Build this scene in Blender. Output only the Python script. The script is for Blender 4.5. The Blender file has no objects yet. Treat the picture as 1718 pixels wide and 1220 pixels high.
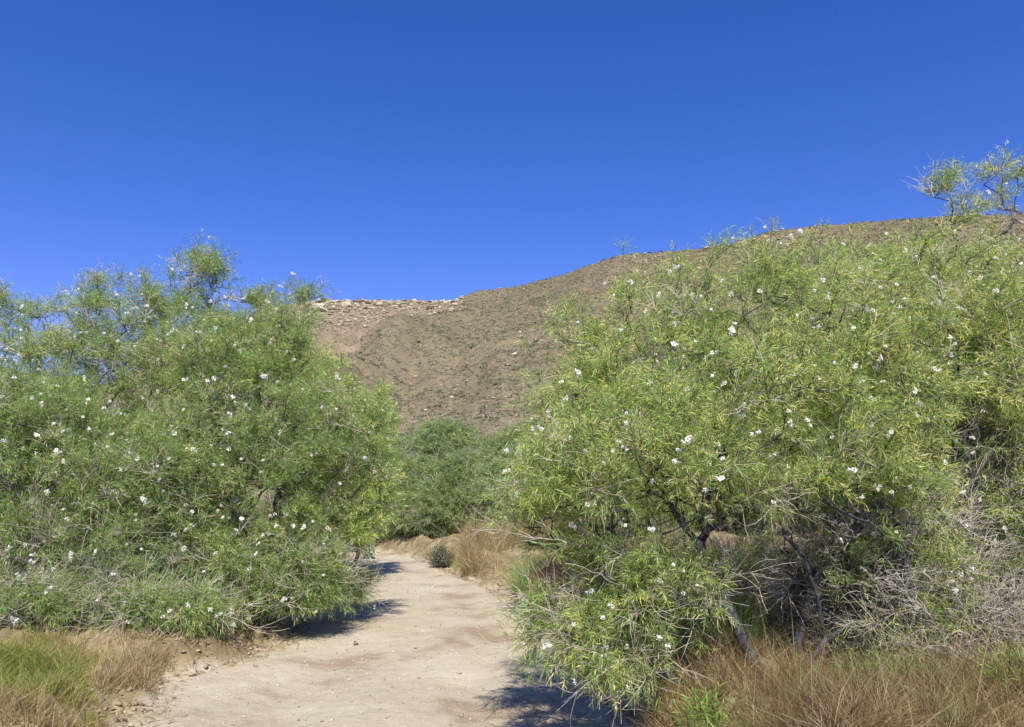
import bpy, math
import numpy as np

# ------------------------------------------------------------------ camera, sky, sun
S = bpy.context.scene
COL = S.collection
CAM_H, PITCH, FPX, CX, CY = 1.6, math.radians(9.0), 1340.0, 859.0, 610.0
cam_d = bpy.data.cameras.new("camera")
cam = bpy.data.objects.new("camera", cam_d)
COL.objects.link(cam)
cam.location = (0, 0, CAM_H)
cam.rotation_euler = (math.pi / 2 + PITCH, 0, 0)
cam_d.sensor_width = 36.0
cam_d.lens = 36.0 * FPX / 1718.0
cam_d.clip_start = 0.05
cam_d.clip_end = 4000
S.camera = cam

SUN_EL, SUN_AZ = math.radians(50), math.radians(176)     # azimuth clockwise from +Y
w = bpy.data.worlds.new("World")
S.world = w
w.use_nodes = True
nt = w.node_tree
nt.nodes.clear()
sky = nt.nodes.new("ShaderNodeTexSky")
sky.sky_type = 'NISHITA'
sky.sun_disc = False
sky.sun_elevation = SUN_EL
sky.sun_rotation = SUN_AZ
sky.altitude = 1200
sky.air_density = 1.0
sky.dust_density = 0.15
sky.ozone_density = 4.0
hs = nt.nodes.new("ShaderNodeHueSaturation")
hs.inputs['Saturation'].default_value = 1.30
hs.inputs['Value'].default_value = 1.0
bg = nt.nodes.new("ShaderNodeBackground")
bg.inputs['Strength'].default_value = 0.080
wo = nt.nodes.new("ShaderNodeOutputWorld")
nt.links.new(sky.outputs[0], hs.inputs['Color'])
tintn = nt.nodes.new("ShaderNodeMixRGB")
tintn.blend_type = 'MULTIPLY'; tintn.inputs[0].default_value = 1
tintn.inputs[2].default_value = (1.44, .85, 1.20, 1)
nt.links.new(hs.outputs[0], tintn.inputs[1])
nt.links.new(tintn.outputs[0], bg.inputs[0])
nt.links.new(bg.outputs[0], wo.inputs[0])

sd = bpy.data.lights.new("sun", 'SUN')
sd.energy = 4.2
sd.angle = math.radians(0.53)
sd.color = (1.0, 0.94, 0.80)
so = bpy.data.objects.new("sun", sd)
COL.objects.link(so)
so.rotation_euler = (math.pi / 2 - SUN_EL, 0, -SUN_AZ + math.pi)

S.view_settings.view_transform = 'Standard'
S.view_settings.look = 'None'
S.view_settings.gamma = 1
S.view_settings.exposure = 0.92
S.cycles.max_bounces = 8
S.cycles.diffuse_bounces = 4
S.cycles.transmission_bounces = 4
S.cycles.transparent_max_bounces = 4


def at(px, py, Y):
    """point seen at photo pixel (px, py) on the plane y = Y"""
    dx, dz = (px - CX) / FPX, -(py - CY) / FPX
    c, s = math.cos(PITCH), math.sin(PITCH)
    dy, dzz = c - dz * s, s + dz * c
    return np.array([dx / dy * Y, Y, CAM_H + dzz / dy * Y])


# ------------------------------------------------------------------ helpers
def tag(o, label=None, cat=None, group=None, kind=None):
    if label: o['label'] = label
    if cat: o['category'] = cat
    if group: o['group'] = group
    if kind: o['kind'] = kind
    return o


def link(name, me, parent=None, loc=None):
    o = bpy.data.objects.new(name, me)
    COL.objects.link(o)
    if parent is not None: o.parent = parent
    if loc is not None: o.location = loc
    return o


def mesh(name, V, polys, mats, tint=None, smooth=False, vattr=None):
    """polys: list of integer arrays (n,k)"""
    me = bpy.data.meshes.new(name)
    V = np.ascontiguousarray(V, dtype=np.float32)
    me.vertices.add(len(V))
    me.vertices.foreach_set("co", V.ravel())
    polys = [p for p in polys if len(p)]
    loops = np.concatenate([p.ravel() for p in polys]).astype(np.int32)
    tot = np.concatenate([np.full(len(p), p.shape[1], np.int32) for p in polys])
    start = np.concatenate([[0], np.cumsum(tot)[:-1]]).astype(np.int32)
    me.loops.add(len(loops))
    me.loops.foreach_set("vertex_index", loops)
    me.polygons.add(len(tot))
    me.polygons.foreach_set("loop_start", start)
    try: me.polygons.foreach_set("loop_total", tot)
    except Exception: pass
    if smooth: me.polygons.foreach_set("use_smooth", np.ones(len(tot), bool))
    if not isinstance(mats, (list, tuple)): mats = [mats]
    for m in mats: me.materials.append(m)
    if tint is not None:
        a = me.attributes.new("tint", 'FLOAT', 'FACE')
        a.data.foreach_set("value", np.ascontiguousarray(tint, dtype=np.float32))
    for k, v in (vattr or {}).items():
        a = me.attributes.new(k, 'FLOAT', 'POINT')
        a.data.foreach_set("value", np.ascontiguousarray(v, dtype=np.float32))
    me.update(calc_edges=True)
    return me


def hash2(ix, iy, seed):
    h = (ix.astype(np.int64) * 374761393 + iy.astype(np.int64) * 668265263 + seed * 1274126177) & 0xffffffff
    h = ((h ^ (h >> 13)) * 1274126177) & 0xffffffff
    h = (h ^ (h >> 16)) & 0xffffffff
    return h / 4294967295.0


def vnoise(x, y, seed=0):
    x = np.asarray(x, float); y = np.asarray(y, float)
    ix, iy = np.floor(x), np.floor(y)
    fx, fy = x - ix, y - iy
    fx = fx * fx * (3 - 2 * fx); fy = fy * fy * (3 - 2 * fy)
    a, b = hash2(ix, iy, seed), hash2(ix + 1, iy, seed)
    c, d = hash2(ix, iy + 1, seed), hash2(ix + 1, iy + 1, seed)
    return (a * (1 - fx) + b * fx) * (1 - fy) + (c * (1 - fx) + d * fx) * fy - 0.5


def fbm(x, y, seed=0, o=4, g=0.5):
    r, a = 0, 1.0
    for k in range(o):
        r = r + a * vnoise(x * 2 ** k + 17.3 * k, y * 2 ** k - 9.1 * k, seed + k)
        a *= g
    return r


def sstep(a, b, x):
    t = np.clip((x - a) / (b - a), 0, 1)
    return t * t * (3 - 2 * t)


# ------------------------------------------------------------------ materials
def new_mat(name):
    m = bpy.data.materials.new(name)
    m.use_nodes = True
    n = m.node_tree.nodes
    n.clear()
    return m, n, m.node_tree.links


def ramp(n, stops):
    r = n.new("ShaderNodeValToRGB")
    e = r.color_ramp.elements
    while len(e) > 1: e.remove(e[-1])
    e[0].position, e[0].color = stops[0][0], (*stops[0][1], 1)
    for p, c in stops[1:]:
        k = e.new(p); k.color = (*c, 1)
    return r


def leaf_mat(name, stops, trans=0.52, rough=0.5):
    m, n, l = new_mat(name)
    at_ = n.new("ShaderNodeAttribute"); at_.attribute_name = "tint"
    r = ramp(n, stops)
    l.new(at_.outputs['Fac'], r.inputs[0])
    p = n.new("ShaderNodeBsdfPrincipled")
    p.inputs['Roughness'].default_value = rough
    p.inputs['Specular IOR Level'].default_value = 0.55
    l.new(r.outputs[0], p.inputs['Base Color'])
    t = n.new("ShaderNodeBsdfTranslucent")
    g = n.new("ShaderNodeMixRGB"); g.blend_type = 'MULTIPLY'; g.inputs[0].default_value = 1
    g.inputs[2].default_value = (1.35, 1.25, 0.55, 1)
    l.new(r.outputs[0], g.inputs[1]); l.new(g.outputs[0], t.inputs[0])
    mx = n.new("ShaderNodeMixShader"); mx.inputs[0].default_value = trans
    l.new(p.outputs[0], mx.inputs[1]); l.new(t.outputs[0], mx.inputs[2])
    o = n.new("ShaderNodeOutputMaterial"); l.new(mx.outputs[0], o.inputs[0])
    return m


def noise_mat(name, stops, scale, detail=6, rough=0.9, bump=0.3, dist=0.02, spec=0.2, stretch=None):
    m, n, l = new_mat(name)
    tc = n.new("ShaderNodeTexCoord")
    mp = n.new("ShaderNodeMapping")
    if stretch: mp.inputs['Scale'].default_value = stretch
    l.new(tc.outputs['Object'], mp.inputs[0])
    nz = n.new("ShaderNodeTexNoise"); nz.inputs['Scale'].default_value = scale; nz.inputs['Detail'].default_value = detail
    nz.inputs['Roughness'].default_value = 0.65
    l.new(mp.outputs[0], nz.inputs[0])
    r = ramp(n, stops); l.new(nz.outputs[0], r.inputs[0])
    p = n.new("ShaderNodeBsdfPrincipled"); p.inputs['Roughness'].default_value = rough
    p.inputs['Specular IOR Level'].default_value = spec
    l.new(r.outputs[0], p.inputs['Base Color'])
    b = n.new("ShaderNodeBump"); b.inputs['Strength'].default_value = bump; b.inputs['Distance'].default_value = dist
    l.new(nz.outputs[0], b.inputs['Height']); l.new(b.outputs[0], p.inputs['Normal'])
    o = n.new("ShaderNodeOutputMaterial"); l.new(p.outputs[0], o.inputs[0])
    return m


LEAF_GREEN = leaf_mat("willow_leaf", [(0, (0.095, 0.196, 0.075)), (.25, (0.178, 0.335, 0.099)), (.55, (0.285, 0.475, 0.131)),
                                      (.80, (0.454, 0.630, 0.191)), (.87, (0.644, 0.692, 0.254)), (.93, (0.750, 0.643, 0.406)), (1, (0.750, 0.748, 0.620))])
LEAF_YELLOW = leaf_mat("willow_leaf_yellowish", [(0, (0.114, 0.211, 0.067)), (.25, (0.215, 0.372, 0.092)), (.5, (0.340, 0.532, 0.129)),
                                                 (.75, (0.522, 0.691, 0.179)), (.86, (0.748, 0.750, 0.244)), (.93, (0.750, 0.716, 0.386)), (1, (0.750, 0.750, 0.616))])
LEAF_FAR = leaf_mat("willow_leaf_greyish", [(0, (0.132, 0.224, 0.112)), (.4, (0.232, 0.362, 0.155)), (.8, (0.363, 0.479, 0.213)), (1, (0.615, 0.585, 0.350))])
SCRUB = leaf_mat("hill_scrub", [(0, (0.095, 0.113, 0.070)), (.25, (0.161, 0.185, 0.120)), (.5, (0.237, 0.249, 0.162)), (.75, (0.312, 0.298, 0.199)), (1, (0.246, 0.181, 0.129))], trans=.15, rough=.8)
GRASS_DRY = leaf_mat("dry_grass_blade", [(0, (0.110, 0.073, 0.038)), (.35, (0.220, 0.153, 0.078)), (.7, (0.348, 0.264, 0.146)), (1, (0.495, 0.402, 0.255))], trans=.4, rough=.6)
GRASS_GREEN = leaf_mat("green_grass_blade", [(0, (0.121, 0.177, 0.034)), (.35, (0.231, 0.283, 0.050)), (.65, (0.352, 0.354, 0.084)), (1, (0.462, 0.389, 0.168))], trans=.4, rough=.55)
SILVER_LEAF = leaf_mat("silver_leaf", [(0, (0.220, 0.283, 0.190)), (1, (0.418, 0.496, 0.358))], trans=.15, rough=.75)
BARK = noise_mat("grey_bark", [(.3, (0.023, 0.021, 0.024)), (.5, (0.057, 0.059, 0.068)), (.7, (0.131, 0.147, 0.174))], 22, stretch=(1, 1, .35), bump=.7, dist=.01)
TWIG = noise_mat("tan_green_twig", [(.35, (0.084, 0.083, 0.049)), (.5, (0.157, 0.160, 0.100)), (.65, (0.211, 0.219, 0.159))], 6, bump=0)
SHOOT = noise_mat("yellow_green_shoot", [(.35, (0.176, 0.189, 0.072)), (.5, (0.303, 0.303, 0.133)), (.65, (0.396, 0.384, 0.235))], 4, bump=0)
DEADTWIG = noise_mat("bleached_grey_twig", [(.35, (0.224, 0.192, 0.157)), (.5, (0.420, 0.371, 0.323)), (.65, (0.589, 0.566, 0.516))], 5, bump=0)
DARKTWIG = noise_mat("dark_grey_twig", [(.35, (0.028, 0.024, 0.020)), (.5, (0.064, 0.063, 0.052)), (.68, (0.158, 0.153, 0.118))], 5, bump=0)

m, n, l = new_mat("white_petal")
p = n.new("ShaderNodeBsdfPrincipled"); p.inputs['Base Color'].default_value = (.84, .83, .80, 1); p.inputs['Roughness'].default_value = .6
t = n.new("ShaderNodeBsdfTranslucent"); t.inputs[0].default_value = (.8, .79, .74, 1)
mx = n.new("ShaderNodeMixShader"); mx.inputs[0].default_value = .3
l.new(p.outputs[0], mx.inputs[1]); l.new(t.outputs[0], mx.inputs[2])
o = n.new("ShaderNodeOutputMaterial"); l.new(mx.outputs[0], o.inputs[0])
PETAL = m
CALYX = noise_mat("flower_calyx", [(0, (.22, .20, .10)), (1, (.22, .20, .10))], 1, bump=0)


def ground_material():
    m, n, l = new_mat("ground_soil_and_sand")
    tc = n.new("ShaderNodeTexCoord")
    P = tc.outputs['Object']

    def noise(scale, detail=5, rough=.6):
        z = n.new("ShaderNodeTexNoise"); z.inputs['Scale'].default_value = scale
        z.inputs['Detail'].default_value = detail; z.inputs['Roughness'].default_value = rough
        l.new(P, z.inputs[0]); return z.outputs[0]

    def mix(a, b, f, mode='MIX'):
        x = n.new("ShaderNodeMixRGB"); x.blend_type = mode
        for i, v in ((0, f), (1, a), (2, b)):
            if isinstance(v, (int, float)): x.inputs[i].default_value = v
            elif isinstance(v, tuple): x.inputs[i].default_value = (*v, 1)
            else: l.new(v, x.inputs[i])
        return x.outputs[0]

    def rr(src, stops):
        r = ramp(n, stops); l.new(src, r.inputs[0]); return r.outputs[0]

    a = n.new("ShaderNodeAttribute"); a.attribute_name = "sand"
    hl = n.new("ShaderNodeAttribute"); hl.attribute_name = "hill"
    # sand of the wash: pale with browner damp-looking patches and coarse grains
    patch = noise(.9, 6, .62)
    sand = rr(patch, [(.36, (0.271, 0.216, 0.155)), (.45, (0.360, 0.312, 0.237)), (.60, (0.405, 0.358, 0.282)), (.75, (0.440, 0.396, 0.318))])
    grain = noise(70, 3, .8)
    sand = mix(sand, rr(grain, [(.3, (.72, .70, .68)), (.5, (1, 1, 1)), (.72, (1.14, 1.14, 1.14))]), 1.0, 'MULTIPLY')
    vor = n.new("ShaderNodeTexVoronoi"); vor.inputs['Scale'].default_value = 38; l.new(P, vor.inputs[0])
    pale = rr(vor.outputs['Distance'], [(.07, (.9, .9, .9)), (.14, (0, 0, 0))])
    sand = mix(sand, (.55, .52, .46), pale)
    soil = rr(noise(2.4, 7, .7), [(.3, (0.114, 0.081, 0.047)), (.5, (0.220, 0.169, 0.102)), (.68, (0.319, 0.271, 0.169))])
    near = mix(soil, sand, a.outputs['Fac'])
    # hillside: rocky brown slope
    hbase = rr(noise(.045, 6, .6), [(.3, (0.129, 0.109, 0.068)), (.5, (0.157, 0.132, 0.086)), (.7, (0.183, 0.154, 0.100))])
    sp = n.new("ShaderNodeAttribute"); sp.attribute_name = "spur"
    hbare = rr(noise(.09, 6, .6), [(.3, (0.171, 0.133, 0.094)), (.5, (0.201, 0.160, 0.113)), (.7, (0.228, 0.181, 0.131))])
    hbase = mix(hbare, hbase, sp.outputs['Fac'])
    hr = rr(noise(2.6, 5, .8), [(.35, (.70, .66, .62)), (.5, (1.05, 1.05, 1.04)), (.66, (1.32, 1.30, 1.26))])
    hcol = mix(hbase, hr, 1.0, 'MULTIPLY')
    col = mix(near, hcol, hl.outputs['Fac'])
    p = n.new("ShaderNodeBsdfPrincipled"); p.inputs['Roughness'].default_value = .95
    p.inputs['Specular IOR Level'].default_value = .15
    l.new(col, p.inputs['Base Color'])
    b1 = n.new("ShaderNodeBump"); b1.inputs['Strength'].default_value = .5; b1.inputs['Distance'].default_value = .012
    l.new(grain, b1.inputs['Height'])
    b2 = n.new("ShaderNodeBump"); b2.inputs['Strength'].default_value = .35; b2.inputs['Distance'].default_value = .06
    l.new(noise(7, 5, .65), b2.inputs['Height']); l.new(b1.outputs[0], b2.inputs['Normal'])
    l.new(b2.outputs[0], p.inputs['Normal'])
    o = n.new("ShaderNodeOutputMaterial"); l.new(p.outputs[0], o.inputs[0])
    return m


GROUND = ground_material()

# ------------------------------------------------------------------ terrain
LY = np.array([-30, 0, 5.4, 7.2, 7.9, 9, 12, 16, 19, 21, 22.5, 24.5, 40])
LX = np.array([-2.6, -2.5, -2.5, -3.05, -2.65, -2.5, -2.95, -3.7, -4.5, -6.0, -9.0, -16, -60])
RY = np.array([-30, 0, 5.4, 7.2, 9, 12, 14.5, 17.4, 19.9, 21.6, 23.4, 25.5, 40])
RX = np.array([1.1, 1.0, .95, .80, .66, .18, -.60, -1.55, -2.3, -3.6, -8.0, -16, -60])
# skyline of the hill: photo column -> photo row, and how far the crest stands
SKY_PX = np.array([-900, -500, -200, 0, 140, 290, 400, 450, 520, 600, 680, 762, 776, 800, 860, 940, 1040, 1150, 1230, 1300, 1400, 1500, 1620, 1718, 1900, 2300, 2900])
SKY_PY = np.array([800, 785, 750, 705, 660, 592, 540, 519, 508, 506, 505, 507, 497, 488, 482, 462, 427, 420, 408, 386, 376, 368, 362, 358, 352, 360, 420])
SKY_D = np.array([200, 200, 195, 190, 188, 184, 180, 178, 178, 177, 174, 169, 168, 166, 160, 154, 146, 140, 136, 130, 124, 120, 116, 112, 106, 100, 100])
_p = [at(a, b, 1.0) for a, b in zip(SKY_PX, SKY_PY)]
SKY_AZ = np.array([math.atan2(q[0], 1) for q in _p])
SKY_TAN = np.array([(q[2] - CAM_H) / math.hypot(q[0], 1) for q in _p])


def track_d(x, y):
    wob = .16 * fbm(x * 0 + y * 1.1, y * 0 + 3.3, 5, 3)
    L = np.interp(y, LY, LX) + wob + .10 * fbm(y * 3.1, x * 0 + 9, 6, 3)
    R = np.interp(y, RY, RX) + .35 * fbm(y * 1.3, x * 0 + 1, 7, 3) + .10 * fbm(y * 4, x * 0 + 5, 8, 2)
    return x - L, R - x


def height(x, y):
    x = np.asarray(x, float); y = np.asarray(y, float)
    dl, dr = track_d(x, y)
    r = np.hypot(x, y)
    fade = 1 - sstep(30, 60, r)
    bankR = (.40 + .22 * fbm(x * .9, y * .9, 11, 3)) * np.clip(-dr / .55, 0, 1) ** .75
    bankL = (.20 + .16 * fbm(x * .9, y * .9, 12, 3)) * np.clip(-dl / .50, 0, 1) ** .75
    bank = np.where(dr < 0, bankR, 0) + np.where(dl < 0, bankL, 0)
    rough = np.where((dl < 0) | (dr < 0), .16 * fbm(x * 2.2, y * 2.2, 13, 5, .62), .0) * np.clip(np.maximum(-dl, -dr) / .25, 0, 1)
    inside = .045 * fbm(x * 1.1, y * .55, 14, 3) + .015 * fbm(x * 5, y * 4, 15, 4, .6)
    # two shallow wheel ruts
    c = (np.interp(y, LY, LX) + np.interp(y, RY, RX)) / 2
    rut = -.03 * (np.exp(-((x - c - .75) / .22) ** 2) + np.exp(-((x - c + .75) / .22) ** 2))
    z = inside + rut * (1 - sstep(0, .1, bank)) + (bank + rough) * fade
    # hillside
    az = np.arctan2(x, y)
    D = np.interp(az, SKY_AZ, SKY_D)
    r0 = 34.0 + 8 * fbm(x * .03, y * .03, 21, 2)
    t = np.clip((r - r0) / (D - r0), 0, 1)
    azb = -.068 - .30 * (1 - t)          # foot line of the nearer spur, running down to the left
    # the spurs run down to the left, so lower down the shape of the crest is met further left
    T = np.interp(az + .10 * (1 - t) * sstep(1.0, .8, np.abs(az)), SKY_AZ, SKY_TAN)
    back = np.abs(az) > 1.0
    T = np.where(back, T * (1 - sstep(1.0, 1.5, np.abs(az))), T)
    top = CAM_H + T * D
    prof = t ** 1.35
    crest = 1 - sstep(.9, 1.0, t)
    gul = (3.5 * fbm(az * 9, r * .012, 22, 4) + 3.0 * fbm(x * .05, y * .05, 23, 5, .55)) * np.sin(np.pi * np.clip(t, 0, 1)) * np.minimum(1, D / 150)
    q = az - azb + .015 * fbm(r * .08, az * 8, 27, 3)
    gul = gul + (3.0 * np.exp(-((q - .045) / .04) ** 2) - 2.0 * np.exp(-((q + .015) / .025) ** 2)) * np.sin(np.pi * np.clip(t, 0, 1)) ** .7 * (np.abs(az) < 1) * (1 - sstep(.66, .92, t))
    small = .5 * fbm(x * .35, y * .35, 24, 4, .6) * sstep(40, 60, r)
    beyond = np.clip((r - D) / 60, 0, 4)
    hill = top * prof * (1 - .25 * np.minimum(beyond, 1)) + gul + small * (.35 + .65 * crest)
    hm = sstep(0, .04, t)
    zr = z * (1 - hm) + hill * hm
    # never let anything in front rise above the crest line seen from the track
    return np.where(t > 0, zr, z)


def spur_mask(x, y):
    az = np.arctan2(x, y); r = np.hypot(x, y)
    D = np.interp(az, SKY_AZ, SKY_D)
    t = np.clip((r - 34) / (D - 34), 0, 1)
    return sstep(-.022, .022, az + .068 + .30 * (1 - t) + .022 * fbm(r * .06, az * 7, 28, 3))


def ground_z(x, y):
    return float(height(np.array([x]), np.array([y]))[0])


azd = np.radians(np.concatenate([np.arange(-180, -60, 3.0), np.arange(-60, -36, .6), np.arange(-36, 36, .085), np.arange(36, 60, .6), np.arange(60, 180.1, 3.0)]))
rad = np.concatenate([[0.02, .5, 1.2, 2.0], np.exp(np.arange(math.log(2.8), math.log(30), .0042)), np.exp(np.arange(math.log(30.1), math.log(215), .0065)),
                      [225, 240, 270, 320, 400, 600, 1000, 1800]])


def sheet(name, r_idx, keep=None):
    rr_ = rad[r_idx]
    A, R = np.meshgrid(azd, rr_)
    X, Y = R * np.sin(A), R * np.cos(A)
    Z = height(X, Y)
    na, nr = len(azd), len(rr_)
    idx = np.arange(na * nr).reshape(nr, na)
    F = np.stack([idx[:-1, :-1], idx[:-1, 1:], idx[1:, 1:], idx[1:, :-1]], -1).reshape(-1, 4)[:, ::-1]
    dl, dr = track_d(X, Y)
    d = np.minimum(dl, dr)
    sand = sstep(-.12, .06, d + .10 * fbm(X * 5, Y * 5, 31, 3))
    D = np.interp(A, SKY_AZ, SKY_D)
    hill = sstep(28, 42, R)
    V = np.stack([X, Y, Z], -1).reshape(-1, 3)
    return V, F, sand.ravel(), hill.ravel(), d.ravel()


def sub(V, F, mask, attrs):
    F = F[mask]
    u, inv = np.unique(F.ravel(), return_inverse=True)
    return V[u], inv.reshape(F.shape), {k: v[u] for k, v in attrs.items()}


n_near = int(np.searchsorted(rad, 42.0)) + 1
V, F, sand, hill, d = sheet("ground", np.arange(0, n_near))
inside = (d[F] > -.02).all(1)
at_ = {"sand": sand, "hill": hill}
v, f, a = sub(V, F, inside, at_)
tag(link("sandy_track", mesh("sandy_track", v, [f], GROUND, smooth=True, vattr=a)), "pale sandy track winding away between the willows", "track", kind='structure')
v, f, a = sub(V, F, ~inside, at_)
tag(link("ground", mesh("ground", v, [f], GROUND, smooth=True, vattr=a)), "brown earth banks on both sides of the track", "ground", kind='structure')
V, F, sand, hill, d = sheet("hillside", np.arange(n_near - 1, len(rad)))
tag(link("hillside", mesh("hillside", V, [F], GROUND, smooth=True, vattr={"sand": sand * 0, "hill": hill, "spur": spur_mask(V[:, 0], V[:, 1])})), "dry brown rocky hillside rising to the right behind the willows", "hill", kind='structure')


# ------------------------------------------------------------------ leaves and sprays
def unit(v):
    return v / np.maximum(np.linalg.norm(v, axis=-1, keepdims=True), 1e-9)


def leaves(P, D, L, W, droop, rng):
    """curved narrow leaves: 6 vertices, tri + quad + tri"""
    k = len(P)
    sidev = unit(np.cross(D, unit(rng.normal(size=(k, 3)))))
    L = L[:, None]; W = W[:, None]
    g = unit(rng.normal(size=(k, 3)) * .55 + np.array([0, 0, -.9]))
    droop = droop[:, None]
    c1 = P + D * L * .35 + g * L * droop * .10
    c2 = P + D * L * .70 + g * L * droop * .34
    tp = P + D * L * .96 + g * L * droop * .68
    V = np.stack([P, c1 - sidev * W, c1 + sidev * W, c2 - sidev * W * .85, c2 + sidev * W * .85, tp], 1)
    return V


def tubes(P0, P1, R0, R1, k=3):
    d = unit(P1 - P0)
    up = np.where(np.abs(d[:, 2:3]) < .9, np.array([[0, 0, 1.]]), np.array([[1., 0, 0]]))
    u = unit(np.cross(d, up)); v = np.cross(d, u)
    a = np.arange(k) * 2 * np.pi / k
    ring = np.cos(a)[None, :, None] * u[:, None] + np.sin(a)[None, :, None] * v[:, None]
    V = np.concatenate([P0[:, None] + ring * R0[:, None, None], P1[:, None] + ring * R1[:, None, None]], 1)
    b = np.arange(len(P0))[:, None] * 2 * k
    F = np.concatenate([b + np.array([[i, (i + 1) % k, k + (i + 1) % k, k + i]]) for i in range(k)], 0)
    return V.reshape(-1, 3), F


def curve_twig(rng, p, d, L, n, bend, wob=.06):
    pts = [p]; d = d.copy()
    for _ in range(n):
        d = d + rng.normal(size=3) * wob; d[2] -= bend / n
        d /= np.linalg.norm(d)
        p = p + d * L / n
        pts.append(p)
    return np.array(pts)


def make_spray(rng, elev, bare=False, leaf_len=.095, leaf_w=.0036, nside=6, dens=1.0):
    e = math.radians(elev)
    d0 = np.array([math.cos(e), 0, math.sin(e)])
    L = rng.uniform(.34, .58) if bare else rng.uniform(.20, .38)
    S0, S1, A0, A1 = [], [], [], []
    LP, LD, LT = [], [], []

    def add(pts, r0, r1, leafy, step):
        m = len(pts) - 1
        rr = np.linspace(r0, r1, m + 1)
        for i in range(m):
            S0.append(pts[i]); S1.append(pts[i + 1]); A0.append(rr[i]); A1.append(rr[i + 1])
        if not leafy: return
        seg = np.linalg.norm(np.diff(pts, axis=0), axis=1); tot = seg.sum()
        k = max(4, int(tot / step * dens))
        ts = np.linspace(.18, 1.0, k)
        cum = np.concatenate([[0], np.cumsum(seg)]) / tot
        for t in ts:
            i = min(m - 1, int(np.searchsorted(cum, t) - 1)); i = max(i, 0)
            fr = (t - cum[i]) / max(cum[i + 1] - cum[i], 1e-6)
            q = pts[i] + (pts[i + 1] - pts[i]) * fr
            ax = unit(pts[i + 1] - pts[i])
            o = unit(np.cross(ax, rng.normal(size=3)))
            ang = rng.uniform(.4, 1.25) * (1.2 - .5 * t)
            LP.append(q); LD.append(unit(ax * math.cos(ang) + o * math.sin(ang)))

    main = curve_twig(rng, np.zeros(3), d0, L, 6, .12 if not bare else .1, .13 if not bare else .16)
    add(main, .0036, .0016, not bare, .018)
    for j in range(nside + (3 if bare else 0)):
        i = rng.integers(0 if bare else 1, 5)
        ax = unit(main[i + 1] - main[i])
        o = unit(np.cross(ax, rng.normal(size=3)))
        ang = rng.uniform(.5, 1.2)
        dd = unit(ax * math.cos(ang) + o * math.sin(ang) + np.array([0, 0, .15]))
        tw = curve_twig(rng, main[i], dd, rng.uniform(.16, .34) * (1 if bare else .62), 4, .15 if not bare else 0, .14 if not bare else .2)
        add(tw, .0025, .0012, not bare, .017)
    S0, S1, A0, A1 = map(np.array, (S0, S1, A0, A1))
    tv, tf = tubes(S0, S1, A0, A1, 3)
    if bare: return tv, tf, None
    LP, LD = np.array(LP), np.array(LD)
    k = len(LP)
    lv = leaves(LP, LD, rng.uniform(.6, 1.25, k) * leaf_len, rng.uniform(.7, 1.3, k) * leaf_w, rng.uniform(-.3, 1.0, k), rng)
    return tv, tf, lv


ELEVS = [-35, -5, 20, 45, 70, 88]
NV = 5
_rng = np.random.default_rng(77)
SPRAYS = {}
for kind_, kw in (("near", dict(leaf_len=.062, leaf_w=.0022, dens=1.25)), ("mid", dict(leaf_len=.062, leaf_w=.0042, dens=1.1)),
                  ("far", dict(leaf_len=.075, leaf_w=.0048, dens=1.1)), ("bare", dict(bare=True))):
    SPRAYS[kind_] = [[make_spray(_rng, e, **kw) for _ in range(NV)] for e in ELEVS]


def place_sprays(kind, pos, dirs, scale, rng, hue=0.0, dry=.12):
    """merge sprays at pos; returns (twig verts, faces), (leaf verts, tris, quads, tint)"""
    TV, TF, LV, LT = [], [], [], []
    elev = np.degrees(np.arcsin(np.clip(dirs[:, 2], -1, 1)))
    cls = np.argmin(np.abs(elev[:, None] - np.array(ELEVS)[None]), 1)
    var = rng.integers(0, NV, len(pos))
    yaw = np.arctan2(dirs[:, 1], dirs[:, 0]) + rng.normal(size=len(pos)) * .15
    base = 0
    for c in range(len(ELEVS)):
        for q in range(NV):
            I = np.where((cls == c) & (var == q))[0]
            if not len(I): continue
            tv, tf, lv = SPRAYS[kind][c][q]
            cy, sy = np.cos(yaw[I]), np.sin(yaw[I])
            def xf(v):
                x = (v[None, :, 0] * cy[:, None] - v[None, :, 1] * sy[:, None]) * scale[I, None] + pos[I, 0:1]
                y = (v[None, :, 0] * sy[:, None] + v[None, :, 1] * cy[:, None]) * scale[I, None] + pos[I, 1:2]
                z = v[None, :, 2] * scale[I, None] + pos[I, 2:3]
                return np.stack([x, y, z], -1)
            T = xf(tv)
            TV.append(T.reshape(-1, 3))
            TF.append((tf[None] + (np.arange(len(I)) * len(tv))[:, None, None] + base).reshape(-1, 4))
            base += len(I) * len(tv)
            if lv is not None:
                LL = xf(lv.reshape(-1, 3)).reshape(len(I), -1, 6, 3)
                nl = LL.shape[1]
                tn = .46 + rng.normal(size=(len(I), 1)) * .19 + rng.normal(size=(len(I), nl)) * .22 + hue
                tn = np.clip(tn, 0, .86)
                tn = np.where(rng.random((len(I), nl)) < dry * np.exp(rng.normal(size=(len(I), 1)) * .9), rng.uniform(.86, 1, (len(I), nl)), tn)
                LV.append(LL.reshape(-1, 3)); LT.append(tn.ravel())
    tw = (np.concatenate(TV), np.concatenate(TF))
    if not LV: return tw, None
    lv = np.concatenate(LV); tn = np.concatenate(LT)
    b = np.arange(len(tn))[:, None] * 6
    tris = np.concatenate([b + np.array([[0, 1, 2]]), b + np.array([[3, 5, 4]])])
    quads = b + np.array([[1, 3, 4, 2]])
    return tw, (lv, tris, quads, np.concatenate([tn, tn, tn]))


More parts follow.
